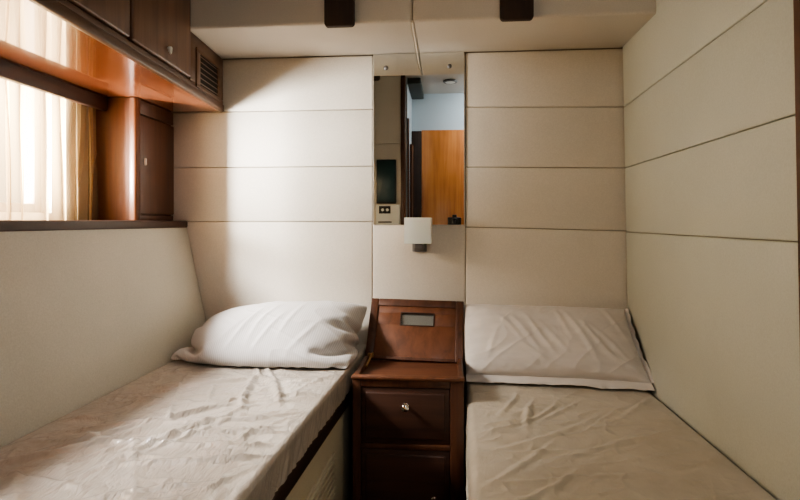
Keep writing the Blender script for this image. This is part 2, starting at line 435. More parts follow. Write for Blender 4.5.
# ------------------------------------------------------------------ overhead cabinet along the left side
# its front runs from (-.922, 2.13) at the wall to (-.845, 1.02): slightly out of parallel with the hull
ang = math.atan2(.077, 1.11)
def cabx(y): return -.922 + .077 * (2.13 - y) / 1.11
CT = CEIL - .002
oc = thing('overhead_cabinet', 'long brown wooden overhead cabinet above the curtained window', 'cabinet', (-1.1, 1.0, .456))
ZB = .456
Y0 = -.3
def slab(y0, y1, z0, z1, d0, d1, bev=.002, seg=2):
    """box hugging the slanted cabinet front, d = distance in front of it"""
    p = MB()
    p.hexa([(cabx(y0) + d1, y0, z0), (cabx(y1) + d1, y1, z0), (cabx(y1) + d1, y1, z1), (cabx(y0) + d1, y0, z1)],
           [(cabx(y0) + d0, y0, z0), (cabx(y1) + d0, y1, z0), (cabx(y1) + d0, y1, z1), (cabx(y0) + d0, y0, z1)], bev, seg)
    return p
def pan(y0, y1, z0, z1):
    p = MB(); p.hexa([(cabx(y0) - .010, y0, z0), (cabx(y1) - .010, y1, z0), (cabx(y1) - .010, y1, z1), (cabx(y0) - .010, y0, z1)],
                     [(-1.31, y0, z0), (-1.31, y1, z0), (-1.31, y1, z1), (-1.31, y0, z1)], 0)
    return p
obj('carcass', pan(Y0, 1.788, ZB + .013, CT), M['cab'], oc)
obj('end_carcass', pan(1.788, YB - .002, ZB + .013, .672), M['cab'], oc)
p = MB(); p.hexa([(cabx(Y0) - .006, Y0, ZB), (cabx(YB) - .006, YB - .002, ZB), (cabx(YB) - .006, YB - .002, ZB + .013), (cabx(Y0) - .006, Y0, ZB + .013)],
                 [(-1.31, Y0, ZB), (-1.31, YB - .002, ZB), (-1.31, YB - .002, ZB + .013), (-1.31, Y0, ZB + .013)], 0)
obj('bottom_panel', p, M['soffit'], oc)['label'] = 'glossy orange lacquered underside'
obj('light_rail', slab(Y0, YB - .003, ZB - .002, ZB + .026, -.012, .006, .004, 3), M['cab'], oc)
obj('bottom_rail', slab(Y0, YB - .003, ZB + .027, ZB + .043, -.012, .001, .002), M['cab'], oc)
first = None
for y0, y1 in ((1.400, 1.786), (.972, 1.385), (.545, .957), (.118, .530)):
    d = obj('door', slab(y0, y1, .503, CT - .02, -.012, .010, .006, 3), M['cabdoor'], oc)
    yk = y0 + .205
    k = MB(); xk = cabx(yk) + .018
    k.tube((cabx(yk) + .009, yk, .546), (xk, yk, .546), .003)
    k.lathe([(.0015, 0), (.0065, .002), (.0075, .006), (.0062, .014), (.0040, .022), (.0012, .025)], (xk, yk, .552), (.12, 0, -1), 16)
    obj('knob', k, M['ivory'], d)['label'] = 'small ivory drop knob'
vg = obj('end_panel', slab(1.80, YB - .004, .500, .671, -.012, .002, .003), M['cab'], oc)
p = slab(1.845, 2.085, .487, .500, 0, .008, .002)
for a in ((1.845, 1.875, .500, .615), (2.052, 2.085, .500, .615), (1.845, 2.085, .615, .630)):
    q = slab(a[0], a[1], a[2], a[3], 0, .008, .002)
    me = bpy.data.meshes.new('t'); q.bm.to_mesh(me); q.bm.free(); p.bm.from_mesh(me); bpy.data.meshes.remove(me)
gr = obj('vent_grille', p, M['cab'], oc)
obj('vent_shade', slab(1.873, 2.054, .499, .616, .001, .003, 0), M['slot_dark'], gr)  # flat near-black sheet stands for the shade behind the slats
for k in range(6):
    z = .507 + k * .0195
    p = MB(); ya, yb2 = 1.874, 2.053
    p.hexa([(cabx(ya) + .003, ya, z + .003), (cabx(yb2) + .003, yb2, z + .003), (cabx(yb2) + .008, yb2, z - .003), (cabx(ya) + .008, ya, z - .003)],
           [(cabx(ya) + .003, ya, z + .005), (cabx(yb2) + .003, yb2, z + .005), (cabx(yb2) + .009, yb2, z - .0005), (cabx(ya) + .009, ya, z - .0005)], 0)
    obj('slat', p, M['cab'], gr)

# ------------------------------------------------------------------ dark uprights on the cornice
for x0, x1, zb, lab in ((-.413, -.311, .660, 'dark wooden bracket on the cornice, above the left panels beside the mirror'),
                        (.174, .282, .662, 'dark wooden bracket on the cornice, above the right bed')):
    r = .012; pts = []
    for cx, cz, a0 in ((x0 + r, zb + r, 180), (x1 - r, zb + r, 270)):
        for k in range(6): pts.append((cx + r * math.cos(R(a0 + 18 * k)), cz + r * math.sin(R(a0 + 18 * k))))
    pts += [(x1, CEIL - .002), (x0, CEIL - .002)]
    p = MB(); p.prism(pts, 'y', 1.768, 1.7895, .003)
    tag(obj('cornice_bracket', p, M['black_wood']), lab, 'bracket', 'dark brackets on the cornice')

# ------------------------------------------------------------------ mirror
mr = thing('wall_mirror', 'tall frameless wall mirror above the nightstand', 'mirror', (-.114, YB - .004, -.012))
p = MB(); p.box(-.2955, .0680, YB - .008, YB - .002, -.012, .6735, .0012, 1)
obj('mirror_glass', p, M['mirror'], mr)
for x in (-.243, .010):
    p = MB(); p.lathe([(.009, 0), (.009, .002), (.006, .005), (.001, .006)], (x, YB - .008, .617), (0, -1, 0), 16)
    obj('mirror_screw', p, M['grey_metal'], mr)['label'] = 'small round fixing screw'

# ------------------------------------------------------------------ wall lamp
ws = thing('wall_lamp', 'small wall lamp with square white shade under the mirror', 'lamp', (-.108, YB - .05, -.115))
p = MB()
x0, x1, y0, y1, z0, z1 = -.163, -.061, 2.030, 2.104, -.083, .017
t_ = .003
p.box(x0, x1, y0, y0 + t_, z0, z1, .0012); p.box(x0, x1, y1 - t_, y1, z0, z1, .0012)
p.box(x0, x0 + t_, y0 + t_, y1 - t_, z0, z1, .0008); p.box(x1 - t_, x1, y0 + t_, y1 - t_, z0, z1, .0008)
obj('lamp_shade', p, M['shade'], ws)
p = MB(); p.box(-.137, -.080, YB - .022, YB - .0005, -.118, -.060, .004); p.box(-.128, -.090, 2.050, YB - .02, -.108, -.084, .006, 3)
obj('lamp_bracket', p, M['grey_metal'], ws)
p = MB(); p.lathe([(.010, 0), (.010, .022), (.018, .036), (.019, .048), (.013, .060), (.002, .064)], (-.112, 2.066, -.086), (0, 0, 1), 18)
obj('bulb', p, M['white'], ws)

# ------------------------------------------------------------------ nightstand
NX0, NX1, NY0, NY1, NT = -.305, .054, 1.703, 2.112, -.4965
ns = thing('nightstand', 'dark mahogany nightstand with lifted lid between the two beds', 'nightstand', ((NX0 + NX1) / 2, 1.9, FLOOR))
p = MB()
p.box(NX0, NX0 + .018, NY0 + .02, NY1, FLOOR, NT, .003); p.box(NX1 - .018, NX1, NY0 + .02, NY1, FLOOR, NT, .003)
p.box(NX0 + .018, NX1 - .018, NY1 - .018, NY1, FLOOR, NT - .012, .002)
p.box(NX0 + .018, NX1 - .018, NY0 + .02, NY1 - .018, FLOOR + .05, FLOOR + .07, 0)
obj('carcass', p, M['mahogany'], ns)
p = MB()
p.box(NX0, -.277, NY0, NY0 + .022, FLOOR, NT, .003); p.box(.010, NX1, NY0, NY0 + .022, FLOOR, NT, .003)
p.box(-.277, .010, NY0, NY0 + .022, -.731, -.713, .002); p.box(-.277, .010, NY0, NY0 + .022, -.532, NT, .003); p.box(-.277, .010, NY0, NY0 + .022, FLOOR, -.985, .002)
obj('face_frame', p, M['mahogany'], ns)
p = MB(); p.box(NX0 - .003, NX1 + .003, NY0 - .006, NY0 + .018, NT - .012, NT + .002, .005, 3)
obj('front_rim', p, M['lid'], ns)
p = MB(); p.box(NX0 + .016, NX1 - .016, NY0 + .016, NY1 - .016, NT - .032, NT - .020, 0)
obj('tray_floor', p, M['mahogany_x'], ns)
def front(z0, z1):
    p = MB(); p.box(-.275, .008, NY0 + .004, NY0 + .020, z0, z1, .002)
    p.box(-.262, -.005, NY0 - .001, NY0 + .006, z0 + .014, z1 - .014, .005, 3)
    return p
def knob(x, z, parent):
    k = MB(); k.lathe([(.010, 0), (.010, .002), (.0045, .004), (.0045, .012), (.010, .015), (.0125, .020), (.0115, .026), (.007, .030), (.001, .031)], (x, NY0 - .001, z), (0, -1, 0), 20)
    obj('knob', k, M['chrome'], parent)['label'] = 'round chrome knob'
dw = obj('drawer', front(-.711, -.534), M['drawer'], ns); knob(-.132, -.589, dw)
dd = obj('door', front(-.983, -.733), M['drawer'], ns); knob(-.041, -.885, dd)
# lid, lifted and leaning on the wall; u = across, v = up the lid, w = thickness
lb = Vector((-.1225, 1.958, -.512)); lt = Vector((-.1155, 2.096, -.309))
vv = (lt - lb); LV = vv.length; vv.normalize(); uu = Vector((1, 0, .012)).normalized(); ww = uu.cross(vv).normalized(); uu = vv.cross(ww)
LM = Matrix.Translation(lb) @ Matrix((uu, vv, ww)).transposed().to_4x4()
HW = .181
p = MB()
fw = .030
def lbox(u0, u1, v0, v1, w0, w1, bev): p.box(u0, u1, v0, v1, w0, w1, bev, 2, LM)
lbox(-HW, -HW + fw, 0, LV, -.009, .009, .003); lbox(HW - fw, HW, 0, LV, -.009, .009, .003)
lbox(-HW + fw, HW - fw, 0, fw * .4, -.009, .009, .003); lbox(-HW + fw, HW - fw, LV - fw, LV, -.009, .009, .003)
lid = obj('lid', p, M['mahogany'], ns)
p = MB()
su0, su1, sv0, sv1 = -.058, .066, LV - .106, LV - .058
lbox(-HW + fw, HW - fw, fw * .4, sv0, -.005, .004, .0008); lbox(-HW + fw, HW - fw, sv1, LV - fw, -.005, .004, .0008)
lbox(-HW + fw, su0, sv0, sv1, -.005, .004, .0008); lbox(su1, HW - fw, sv0, sv1, -.005, .004, .0008)
obj('lid_panel', p, M['lid'], lid)['label'] = 'warm brown panel with a rectangular hand slot'
p = MB()
bw = .004
lbox(su0 - bw, su1 + bw, sv0 - bw, sv0, -.006, .0065, .001); lbox(su0 - bw, su1 + bw, sv1, sv1 + bw, -.006, .0065, .001)
lbox(su0 - bw, su0, sv0, sv1, -.006, .0065, .001); lbox(su1, su1 + bw, sv0, sv1, -.006, .0065, .001)
obj('slot_trim', p, M['ledge'], lid)['label'] = 'dark edge of the hand slot'
p = MB(); lbox(su0, su1, sv0, sv1, -.006, -.004, 0)
obj('slot_plate', p, M['plate'], lid)['label'] = 'shiny grey plate inside the slot'
p = MB(); p.tube((NX0 + .022, 1.86, NT - .012), (NX0 + .030, 1.985, NT + .012), .004, 10); p.box(NX0 + .012, NX0 + .034, 1.955, 1.99, NT - .006, NT + .010, .003)
obj('lid_stay', p, M['brass'], ns)['label'] = 'small pale metal lid stay'

# ------------------------------------------------------------------ beds
def creases(X, Y, lst):
    h = np.zeros_like(X)
    for (cx, cy, a, ln, w, amp, bend) in lst:
        dx = X - cx; dy = Y - cy
        s = dx * math.cos(a) + dy * math.sin(a); d = -dx * math.sin(a) + dy * math.cos(a) - bend * s * s
        win = np.clip(1 - (s / ln) ** 2, 0, 1) ** 1.5
        h += amp * win * (np.exp(-(d / w) ** 2) - .30 * np.exp(-((d - 1.7 * w) / (1.5 * w)) ** 2))
    return h

def noise2(X, Y, sx, sy, seed, ang=0):
    rng = np.random.RandomState(seed); g = rng.uniform(-1, 1, (64, 64))
    U = (X * math.cos(ang) + Y * math.sin(ang)) * sx + 20; V = (-X * math.sin(ang) + Y * math.cos(ang)) * sy + 20
    i = np.floor(U).astype(int); j = np.floor(V).astype(int); fu = U - i; fv = V - j
    fu = fu * fu * (3 - 2 * fu); fv = fv * fv * (3 - 2 * fv)
    G_ = lambda a, b: g[a % 64, b % 64]
    return (G_(i, j) * (1 - fu) + G_(i + 1, j) * fu) * (1 - fv) + (G_(i, j + 1) * (1 - fu) + G_(i + 1, j + 1) * fu) * fv

def mattress(xl, xr_, y0, y1, zt, th, rad, lst, seed, open_side, gain=1.0, calm=9):
    """padded slab in a loose film cover; open_side (-1 left, +1 right) is the one that hangs free and puckers"""
    nv = 460
    ys = np.linspace(y0, y1, nv)
    prof = []                                   # (fraction across, offset out, drop, nx, nz)
    ns_ = 14
    for k in range(ns_): prof.append(('L', 0, -th + (th - rad) * k / ns_, -1, 0))
    for k in range(9):
        a = math.pi - k / 8 * math.pi / 2
        prof.append(('L', rad + rad * math.cos(a), -rad + rad * math.sin(a), math.cos(a), math.sin(a)))
    nt_ = 190
    for k in range(1, nt_): prof.append(('T', k / nt_, 0, 0, 1))
    for k in range(9):
        a = math.pi / 2 - k / 8 * math.pi / 2
        prof.append(('R', -rad + rad * math.cos(a), -rad + rad * math.sin(a), math.cos(a), math.sin(a)))
    for k in range(1, ns_ + 1): prof.append(('R', 0, -rad - (th - rad) * k / ns_, 1, 0))
    XL = np.array([xl(y) for y in ys]); XR = np.array([xr_(y) for y in ys])
    Xs, Zs, NXs, NZs = [], [], [], []
    for kind, u, v, nx, nz in prof:
        if kind == 'L': x = XL + u; z = v + 0 * ys
        elif kind == 'R': x = XR + u; z = v + 0 * ys
        else: x = XL + rad + (XR - XL - 2 * rad) * u; z = 0 * ys
        Xs.append(x); Zs.append(z); NXs.append(nx + 0 * ys); NZs.append(nz + 0 * ys)
    X = np.array(Xs); Z = np.array(Zs); NX = np.array(NXs); NZ = np.array(NZs); Y = np.tile(ys, (len(prof), 1))
    h = gain * (.9 * creases(X, Y, [(q[0], q[1], q[2], q[3] * 1.5, q[4], q[5], q[6]) for q in lst]) + .0030 * noise2(X, Y, 9, 6, seed, .5) + .0012 * noise2(X, Y, 26, 14, seed + 1, .9) + .0007 * np.abs(noise2(X, Y, 60, 22, seed + 2, .4)))
    # ridged film wrinkles
    r1 = 1 - np.abs(noise2(X, Y, 11, 5, seed + 3, -.7)); r2 = 1 - np.abs(noise2(X, Y, 7, 16, seed + 4, .35))
    r3 = 1 - np.abs(noise2(X, Y, 19, 8, seed + 7, 1.1)); r4 = 1 - np.abs(noise2(X, Y, 13, 26, seed + 8, .1))
    h += gain * (.0045 * r1 ** 9 + .0042 * r2 ** 9 + .0020 * r3 ** 8 + .0020 * r4 ** 8)
    ex = np.minimum(X - XL[None, :], XR[None, :] - X)
    h *= np.clip(ex / .06, .12, 1) * np.clip(1 - (Y - calm) / .10, .15, 1)          # lies flat under the pillow
    # gathered puckers down the sides
    dz = np.clip(-Z / th, 0, 1)
    pk = .7 * noise2(Y + .5 * Z, Z, 48, 6, seed + 5) + .7 * noise2(Y - .6 * Z, Z, 95, 9, seed + 6)
    side = np.abs(NX) * (.25 + .75 * dz)
    free = np.where(NX * open_side > 0, 1.0, 0.12)
    h = h * (.25 + .75 * NZ) + (.0065 if th > .1 else .0042) * pk * side * free * np.clip(dz * 3, 0, 1)
    h = np.where((NX * open_side) < -.2, np.minimum(h, 0), h)
    # sag in the middle and flatten at the ends
    P3 = np.stack([X + NX * h, Y, zt + Z + NZ * h], -1)
    bm = bmesh.new()
    V = [[bm.verts.new(P3[i, j]) for j in range(nv)] for i in range(len(prof))]
    for i in range(len(prof) - 1):
        for j in range(nv - 1): bm.faces.new((V[i][j], V[i][j + 1], V[i + 1][j + 1], V[i + 1][j]))
    bm.faces.new([V[i][0] for i in range(len(prof))]); bm.faces.new([V[i][-1] for i in range(len(prof))][::-1])
    for j in range(nv - 1): bm.faces.new((V[-1][j], V[-1][j + 1], V[0][j + 1], V[0][j]))
    return bm

rng = random.Random(11)
# left bed
ZL = -.490
def lx(y): return -.974
def le(y): return -.317 - .046 * (1.99 - y) / 1.04
LB = thing('berth_bed', 'left single bed with plastic-covered mattress under the curtained window', 'bed', (-.65, 1.1, FLOOR))
cr = [(-.62, 1.70, -1.15, .10, .008, .010, .6), (-.56, 1.66, -1.05, .14, .008, .010, -.3), (-.70, 1.55, .45, .14, .010, .012, 1.2),
      (-.58, 1.50, -1.35, .16, .012, .013, .5), (-.50, 1.52, -1.1, .13, .011, .012, -.6), (-.66, 1.30, .95, .22, .012, .012, .4),
      (-.60, 1.22, 1.1, .25, .012, .010, -.3), (-.50, 1.28, .35, .20, .010, .010, .5), (-.48, 1.20, .15, .22, .009, .010, -.5),
      (-.55, 1.12, .05, .25, .010, .009, .4), (-.46, 1.06, .25, .18, .010, .011, .3), (-.75, 1.20, .9, .2, .010, .009, 0),
      (-.80, 1.08, .8, .2, .012, .010, .8), (-.44, 1.60, .2, .12, .008, .006, 1), (-.46, 1.45, .35, .16, .008, .007, -1)]
for k in range(26):
    cr.append((rng.uniform(-.9, -.38), rng.uniform(.3, 1.7), rng.choice([rng.uniform(-.2, .5), rng.uniform(.7, 1.3), rng.uniform(-1.3, -.8)]), rng.uniform(.06, .2), rng.uniform(.005, .011), rng.uniform(.003, .007), rng.uniform(-1, 1)))
o = obj('mattress', mattress(lx, le, .12, YB - .003, ZL, .078, .013, cr, 21, 1, 1.0, 1.70), M['bed_left'], LB)
o['label'] = 'thin mattress in a shiny wrinkled plastic cover'
def strip(y0, y1, z0, z1, d0, d1, bev):
    p = MB()
    p.hexa([(le(y0) + d1, y0, z0), (le(y1) + d1, y1, z0), (le(y1) + d1, y1, z1), (le(y0) + d1, y0, z1)],
           [(le(y0) + d0, y0, z0), (le(y1) + d0, y1, z0), (le(y1) + d0, y1, z1), (le(y0) + d0, y0, z1)], bev, 3)
    return p
o = obj('side_rail', strip(.12, YB - .003, -.616, -.567, -.030, -.001, .006), M['ledge'], LB); o['label'] = 'dark wooden edge rail under the mattress'
p = MB(); p.hexa([(-.86, .13, -.6), (-.86, YB - .004, -.6), (le(YB) - .03, YB - .004, -.6), (le(.13) - .03, .13, -.6)],
                 [(-.86, .13, -.569), (-.86, YB - .004, -.569), (le(YB) - .03, YB - .004, -.569), (le(.13) - .03, .13, -.569)], 0)
obj('bed_board', p, M['ledge'], LB)
obj('side_panel', strip(.13, YB - .004, FLOOR, -.614, -.030, -.010, .002), M['base'], LB)
vt = obj('vent_grille', strip(1.18, 1.60, -.900, -.700, -.011, -.003, .003), M['base'], LB)
for k in range(9):
    z = -.885 + k * .0205
    obj('slat', strip(1.205, 1.575, z, z + .011, -.004, .003, .002), M['base'], vt)

# right bed
ZR = -.575
def rl(y): return .067 - .019 * (1.82 - y) / .72
def rr(y): return xr(-.6) - .004
RB = thing('berth_bed', 'right single bed with beige plastic-covered mattress against the panelled wall', 'bed', (.38, 1.1, FLOOR))
cr = [(.20, 1.70, 1.2, .10, .010, .011, .5), (.24, 1.62, 1.35, .12, .010, .012, -.5), (.30, 1.64, 1.0, .10, .009, .010, 1), (.35, 1.66, .85, .10, .009, .010, 0),
      (.30, 1.48, .7, .22, .012, .009, .4), (.40, 1.40, .55, .25, .012, .008, -.3), (.22, 1.35, .15, .18, .008, .008, .5), (.18, 1.28, .9, .16, .010, .009, .4),
      (.16, 1.5, .6, .12, .008, .008, 1), (.60, 1.72, .9, .12, .010, .010, 0), (.28, 1.22, .2, .2, .010, .008, 0), (.20, 1.15, .7, .14, .010, .010, 1)]
for k in range(18):
    cr.append((rng.uniform(.1, .65), rng.uniform(.3, 1.8), rng.choice([rng.uniform(-.1, .3), rng.uniform(.5, 1.3)]), rng.uniform(.08, .22), rng.uniform(.006, .012), rng.uniform(.002, .005), rng.uniform(-1, 1)))
o = obj('mattress', mattress(rl, rr, .12, YB - .003, ZR, .165, .022, cr, 47, -1, .75, 1.86), M['bed_right'], RB)
o['label'] = 'thick mattress in a dull crinkled plastic cover'
p = MB(); p.hexa([(rl(.13) + .012, .13, FLOOR), (.672, .13, FLOOR), (.672, .13, -.742), (rl(.13) + .012, .13, -.742)],
                 [(rl(YB) + .012, YB - .004, FLOOR), (.672, YB - .004, FLOOR), (.672, YB - .004, -.742), (rl(YB) + .012, YB - .004, -.742)], .003)
obj('bed_base', p, M['ledge'], RB)

# ------------------------------------------------------------------ pillows: two sewn sheets, inflated and settled on bed and wall
def sim_pillow(W, H, nx, ny, fl, pose, bed_z, wall_y, side_x, side_sign, vol, steps, seed, creep=1.0, grav=3.0, PRESS=250000, nit=14, bx=.0, by=.0, xmin=-9.0):
    fa, fb, fc, fd = fl                                     # hem cells: left, right, bottom, top
    rng = np.random.RandomState(seed)
    us = np.linspace(-W / 2, W / 2, nx + 1); vs = np.linspace(0, H, ny + 1)
    P0, UV = [], []
    top = np.zeros((nx + 1, ny + 1), int); bot = np.full((nx + 1, ny + 1), -1)
    def bulge(u, v):
        iu0, iu1 = us[fa], us[nx - fb]; iv0, iv1 = vs[fc], vs[ny - fd]
        a = (u - iu0) / (iu1 - iu0); b_ = (v - iv0) / (iv1 - iv0)
        if a <= 0 or a >= 1 or b_ <= 0 or b_ >= 1: return 0
        return .03 * (math.sin(math.pi * a) * math.sin(math.pi * b_)) ** .5
    for i in range(nx + 1):
        for j in range(ny + 1):
            top[i, j] = len(P0); P0.append((us[i], vs[j], bulge(us[i], vs[j]) + .0015 * rng.randn())); UV.append((us[i], vs[j]))
    for i in range(fa, nx - fb + 1):
        for j in range(fc, ny - fd + 1):
            if i in (fa, nx - fb) or j in (fc, ny - fd): bot[i, j] = top[i, j]
            else: bot[i, j] = len(P0); P0.append((us[i], vs[j], -bulge(us[i], vs[j]) + .0015 * rng.randn())); UV.append((us[i], vs[j]))
    P0 = np.array(P0)
    pu = P0[:, 0] / (W / 2); pv = P0[:, 1] / (H / 2) - 1        # pattern cut with slightly bowed sides
    P0[:, 0] += np.sign(pu) * np.abs(pu) ** 2 * bx * (1 - pv ** 2); P0[:, 1] += np.sign(pv) * np.abs(pv) ** 2 * by * (1 - pu ** 2)
    Q0 = P0 * np.array([1, 1, 0])
    cons = {}
    def add(a, b_, c, k):
        if a < 0 or b_ < 0 or a == b_: return
        key = (min(a, b_), max(a, b_))
        if key not in cons: cons[key] = (float(np.linalg.norm(Q0[a] - Q0[b_])), k)
    hx, hy = W / nx, H / ny
    for S in (top, bot):
        for i in range(nx + 1):
            for j in range(ny + 1):
                if i < nx: add(S[i, j], S[i + 1, j], hx, 1.0)
                if j < ny: add(S[i, j], S[i, j + 1], hy, 1.0)
                if i < nx and j < ny:
                    add(S[i, j], S[i + 1, j + 1], math.hypot(hx, hy), .35); add(S[i + 1, j], S[i, j + 1], math.hypot(hx, hy), .35)
                if i < nx - 1: add(S[i, j], S[i + 2, j], 2 * hx, .04)
                if j < ny - 1: add(S[i, j], S[i, j + 2], 2 * hy, .04)
    used = [set() for _ in range(40)]; batch = [[] for _ in range(40)]
    for (a, b_), (c, k) in cons.items():
        for q in range(40):
            if a not in used[q] and b_ not in used[q]:
                used[q].add(a); used[q].add(b_); batch[q].append((a, b_, c, k)); break
    B = [(np.array([t[0] for t in q]), np.array([t[1] for t in q]), np.array([t[2] for t in q]), np.array([t[3] for t in q])) for q in batch if q]
    F, quads = [], []
    for i in range(nx):
        for j in range(ny):
            q = (top[i, j], top[i + 1, j], top[i + 1, j + 1], top[i, j + 1]); quads.append(q)
            if fa <= i < nx - fb and fc <= j < ny - fd:
                F += [(q[0], q[1], q[2]), (q[0], q[2], q[3])]
                r = (bot[i, j], bot[i, j + 1], bot[i + 1, j + 1], bot[i + 1, j]); quads.append(r)
                F += [(r[0], r[1], r[2]), (r[0], r[2], r[3])]
    F = np.array(F)
    Pm = np.array(pose)                                     # 4x4
    X = P0 @ Pm[:3, :3].T + Pm[:3, 3]
    Vel = np.zeros_like(X)
    for i in range(nx + 1):                                 # the bottom hem starts out lying flat on the bed
        for j in range(fc): X[top[i, j]] = X[top[i, fc]] + np.array([0, -(fc - j) * H / ny, .004])
    dt = 1 / 60
    nV = len(X)
    for st in range(steps):
        a, b_, c = X[F[:, 0]], X[F[:, 1]], X[F[:, 2]]
        n = np.cross(b_ - a, c - a) * .5
        cen = X.mean(0)
        V = np.sum((a - cen) * n) / 3
        pr = np.clip((vol - V) / vol, -1, 1) * 1.0
        acc = np.zeros_like(X)
        fn = n / 3 * pr * PRESS * min(1, st / 40)
        for k in range(3):
            for d in range(3): acc[:, d] += np.bincount(F[:, k], fn[:, d], nV)
        acc[:, 2] -= grav
        Vel = (Vel + acc * dt) * .93
        sp = np.linalg.norm(Vel, axis=1, keepdims=True); Vel *= np.minimum(1, 2.0 / np.maximum(sp, 1e-9))
        Xp = X.copy(); X = X + Vel * dt
        for it in range(nit):
            for (i1, i2, r0, k) in B:
                d = X[i2] - X[i1]; L_ = np.sqrt((d * d).sum(1)) + 1e-9
                cc = (k * .5 * (L_ - r0) / L_)[:, None] * d
                X[i1] += cc; X[i2] -= cc
            lowz = X[:, 2] < bed_z; X[lowz, 2] = bed_z
            X[lowz, :2] = Xp[lowz, :2] + (X[lowz, :2] - Xp[lowz, :2]) * .3
            X[:, 1] = np.minimum(X[:, 1], wall_y)
            sx = side_x(X[:, 2])
            X[:, 0] = np.minimum(X[:, 0], sx) if side_sign > 0 else np.maximum(X[:, 0], sx)
            X[:, 0] = np.maximum(X[:, 0], xmin)
        Vel = (X - Xp) / dt
    return X, quads, UV

def build_pillow(X, quads, UV, name, mat, lst=None):
    me = bpy.data.meshes.new(name)
    org = np.array([X[:, 0].mean(), X[:, 1].mean(), X[:, 2].min()])
    me.from_pydata([tuple(p) for p in X - org], [], quads)
    uvl = me.uv_layers.new(name='sheet')
    li = np.zeros(len(me.loops), int); me.loops.foreach_get('vertex_index', li)
    uvl.data.foreach_set('uv', np.array(UV)[li].ravel())
    me.polygons.foreach_set('use_smooth', [True] * len(me.polygons))
    me.materials.append(mat)
    o = bpy.data.objects.new(name, me); COL.objects.link(o)
    o.location = (org[0], org[1], org[2] + EYE)
    s = o.modifiers.new('smooth_cloth', 'SUBSURF'); s.levels = 1; s.render_levels = 1
    if lst:
        s.levels = 2
        bpy.context.view_layer.update()
        m2 = bpy.data.meshes.new_from_object(o.evaluated_get(bpy.context.evaluated_depsgraph_get()))
        o.modifiers.clear(); o.data = m2; m2.name = name; s = None
        nV = len(m2.vertices); co = np.zeros(nV * 3); m2.vertices.foreach_get('co', co); co = co.reshape(-1, 3)
        nr = np.zeros(nV * 3); m2.vertex_normals.foreach_get('vector', nr); nr = nr.reshape(-1, 3)
        li = np.zeros(len(m2.loops), int); m2.loops.foreach_get('vertex_index', li)
        uu_ = np.zeros(len(m2.loops) * 2); m2.uv_layers['sheet'].data.foreach_get('uv', uu_); uvv = np.zeros((nV, 2)); uvv[li] = uu_.reshape(-1, 2)
        h = creases(uvv[:, 0], uvv[:, 1], lst) + .0022 * (1 - np.abs(noise2(uvv[:, 0], uvv[:, 1], 24, 8, 77, 1.2))) ** 6
        co += nr * h[:, None]; co[:, 2] = np.maximum(co[:, 2], 0)
        m2.vertices.foreach_set('co', co.ravel()); m2.update()
    return o

def pose(loc, tilt, yaw, roll=0):
    return Matrix.Translation(loc) @ Matrix.Rotation(yaw, 4, 'Z') @ Matrix.Rotation(roll, 4, 'Y') @ Matrix.Rotation(tilt, 4, 'X')

